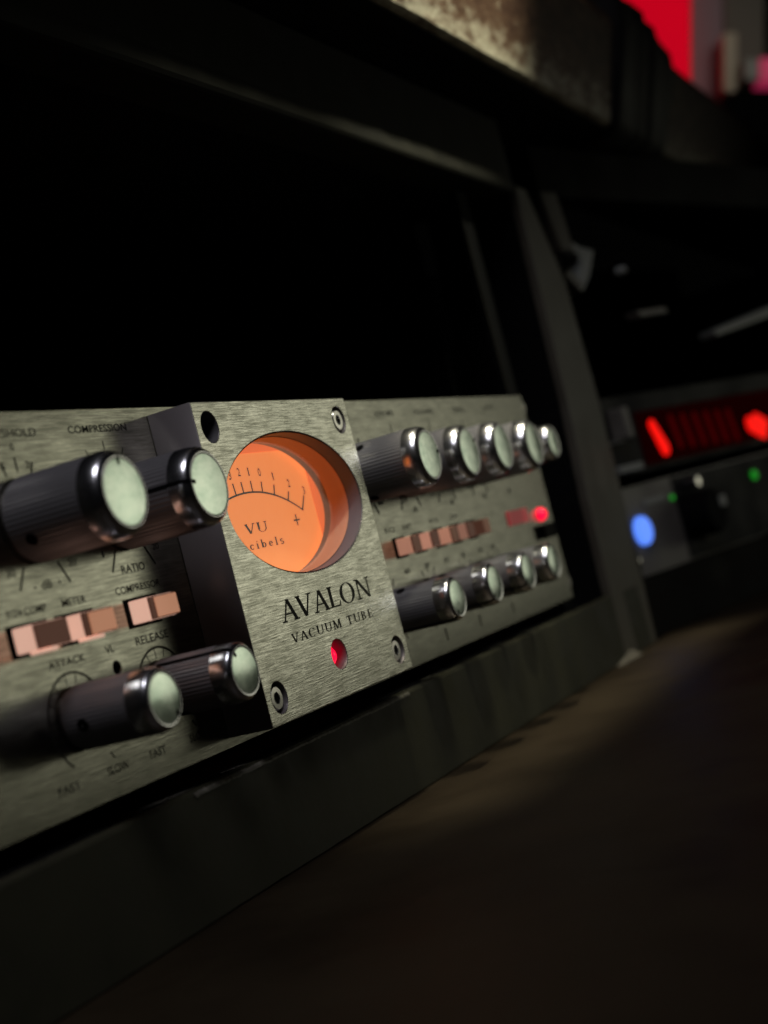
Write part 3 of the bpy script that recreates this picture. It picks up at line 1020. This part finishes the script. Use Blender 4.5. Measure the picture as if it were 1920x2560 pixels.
lathe('face_screw', [(0, 2.3), (-1.2, 2.3), (-1.8, 1.4), (-1.8, 0.1)], M['steel'], u2, (2.2, 0, 3.2), 20)
lathe('face_screw', [(0, 2.3), (-1.2, 2.3), (-1.8, 1.4), (-1.8, 0.1)], M['steel'], u2, (75.2, -0.5, 5.0), 20)
lathe('chrome_stud', [(0, 3.2), (-5, 3.2), (-6.0, 2.4), (-6.0, 0.1)], M['steel'], u2, (73.3, -0.5, 33.6), 24)

# things lying in the open space above those units
cl = thing('clamp_bracket', 'pale grey bent metal clamp in the dark upper right bay', 'clamp', (395, 0, 0), TH)
prism_xz('upright_arm', [(27, 163), (44, 160.5), (33, 147), (22, 139), (17, 142), (28, 153)], 2, 10, M['pale'], cl, 0.8)
prism_xz('cross_arm', [(9.5, 166.8), (27, 163.2), (26, 158), (12, 162)], 1, 8, M['pale'], cl, 0.8)
prism_xz('lower_arm', [(6, 147), (10, 151.5), (21, 142.5), (16.5, 139.5)], 0, 6, M['unit_grey'], cl, 0.8)
kb2 = lathe('round_stud', [(0, 2.2), (-4, 2.2), (-5, 1.5), (-5, 0.1)], M['pale'], None, (395 + 57.6 * math.cos(TH), 57.6 * math.sin(TH), 148.1), 24)
tag(kb2, 'small round metal stud glinting beside the pale clamp', 'stud')
br = prism_xz('short_bar', [(61, 126.2), (92, 127.4), (94, 124.2), (63, 122.8)], -4, 4, M['unit_grey'], None, 0.6)
br.location = Vector((395 + 77.5 * math.cos(TH), 77.5 * math.sin(TH), 125.1)) * S
br.rotation_euler = (0, 0, TH)
tag(br, 'short dull metal bar lying level under the round stud', 'bar')
st = prism_xz('slanted_bar', [(141, 112.0), (236, 124.6), (236, 118.6), (143, 108.6)], -5, 5, M['pale'], None, 0.8)
st.location = Vector((395 + 188 * math.cos(TH), 188 * math.sin(TH), 116.6)) * S
st.rotation_euler = (0, 0, TH)
tag(st, 'long pale grey bar slanting up out of the right edge', 'bar')

# ------------------------------------------------------------------ far room, about a metre and a half beyond
FAR = 1500.0
K = FAR / 1541.94
ROT = Matrix((RIGHT, UP, BACK)).transposed().to_euler()
tilt = ROT


def far_box(name, x0, x1, y0, y1, depth, thick, material, label, cat):
    """a board standing at the given distance; x, y are photograph pixels at that distance"""
    k = depth / 1541.94
    a0, a1 = (x0 * 0.4 - 384) * k, (x1 * 0.4 - 384) * k
    b0, b1 = -(y1 * 0.4 - 512) * k, -(y0 * 0.4 - 512) * k
    ca, cb = (a0 + a1) / 2, (b0 + b1) / 2
    hw, hh = (a1 - a0) / 2, (b1 - b0) / 2
    o = box(name, -hw, hw, -hh, hh, -thick, 0, material, None, 1.0, 1)
    o.location = (EYE + RIGHT * ca + UP * cb - BACK * depth) * S
    o.rotation_euler = ROT
    return tag(o, label, cat)


far_box('red_screen', 1380, 1720, -260, 260, 1500, 24, M['red_screen'], 'large glowing red screen behind the armrest', 'screen')
far_box('mauve_panel', 1722, 1802, -260, 300, 1520, 20, M['partition'], 'upright mauve grey panel right beside the red screen', 'panel')
far_box('grey_board', 1804, 1905, -260, 215, 1560, 20, M['grey_wall'], 'dark grey board in the upper right corner', 'board')
far_box('tan_post', 1803, 1838, 88, 235, 1490, 18, M['tan'], 'short tan post standing before the dark grey board', 'post')
far_box('grey_box', 1852, 1889, 158, 212, 1480, 30, M['pale'], 'small grey box right of the tan post', 'box')
far_box('red_box', 1891, 1960, 155, 215, 1480, 30, mat('red_glow', (0.4, 0.03, 0.08), 0.5, emit=(0.35, 0.02, 0.07), strength=0.6), 'small reddish lit box at the right edge', 'box')
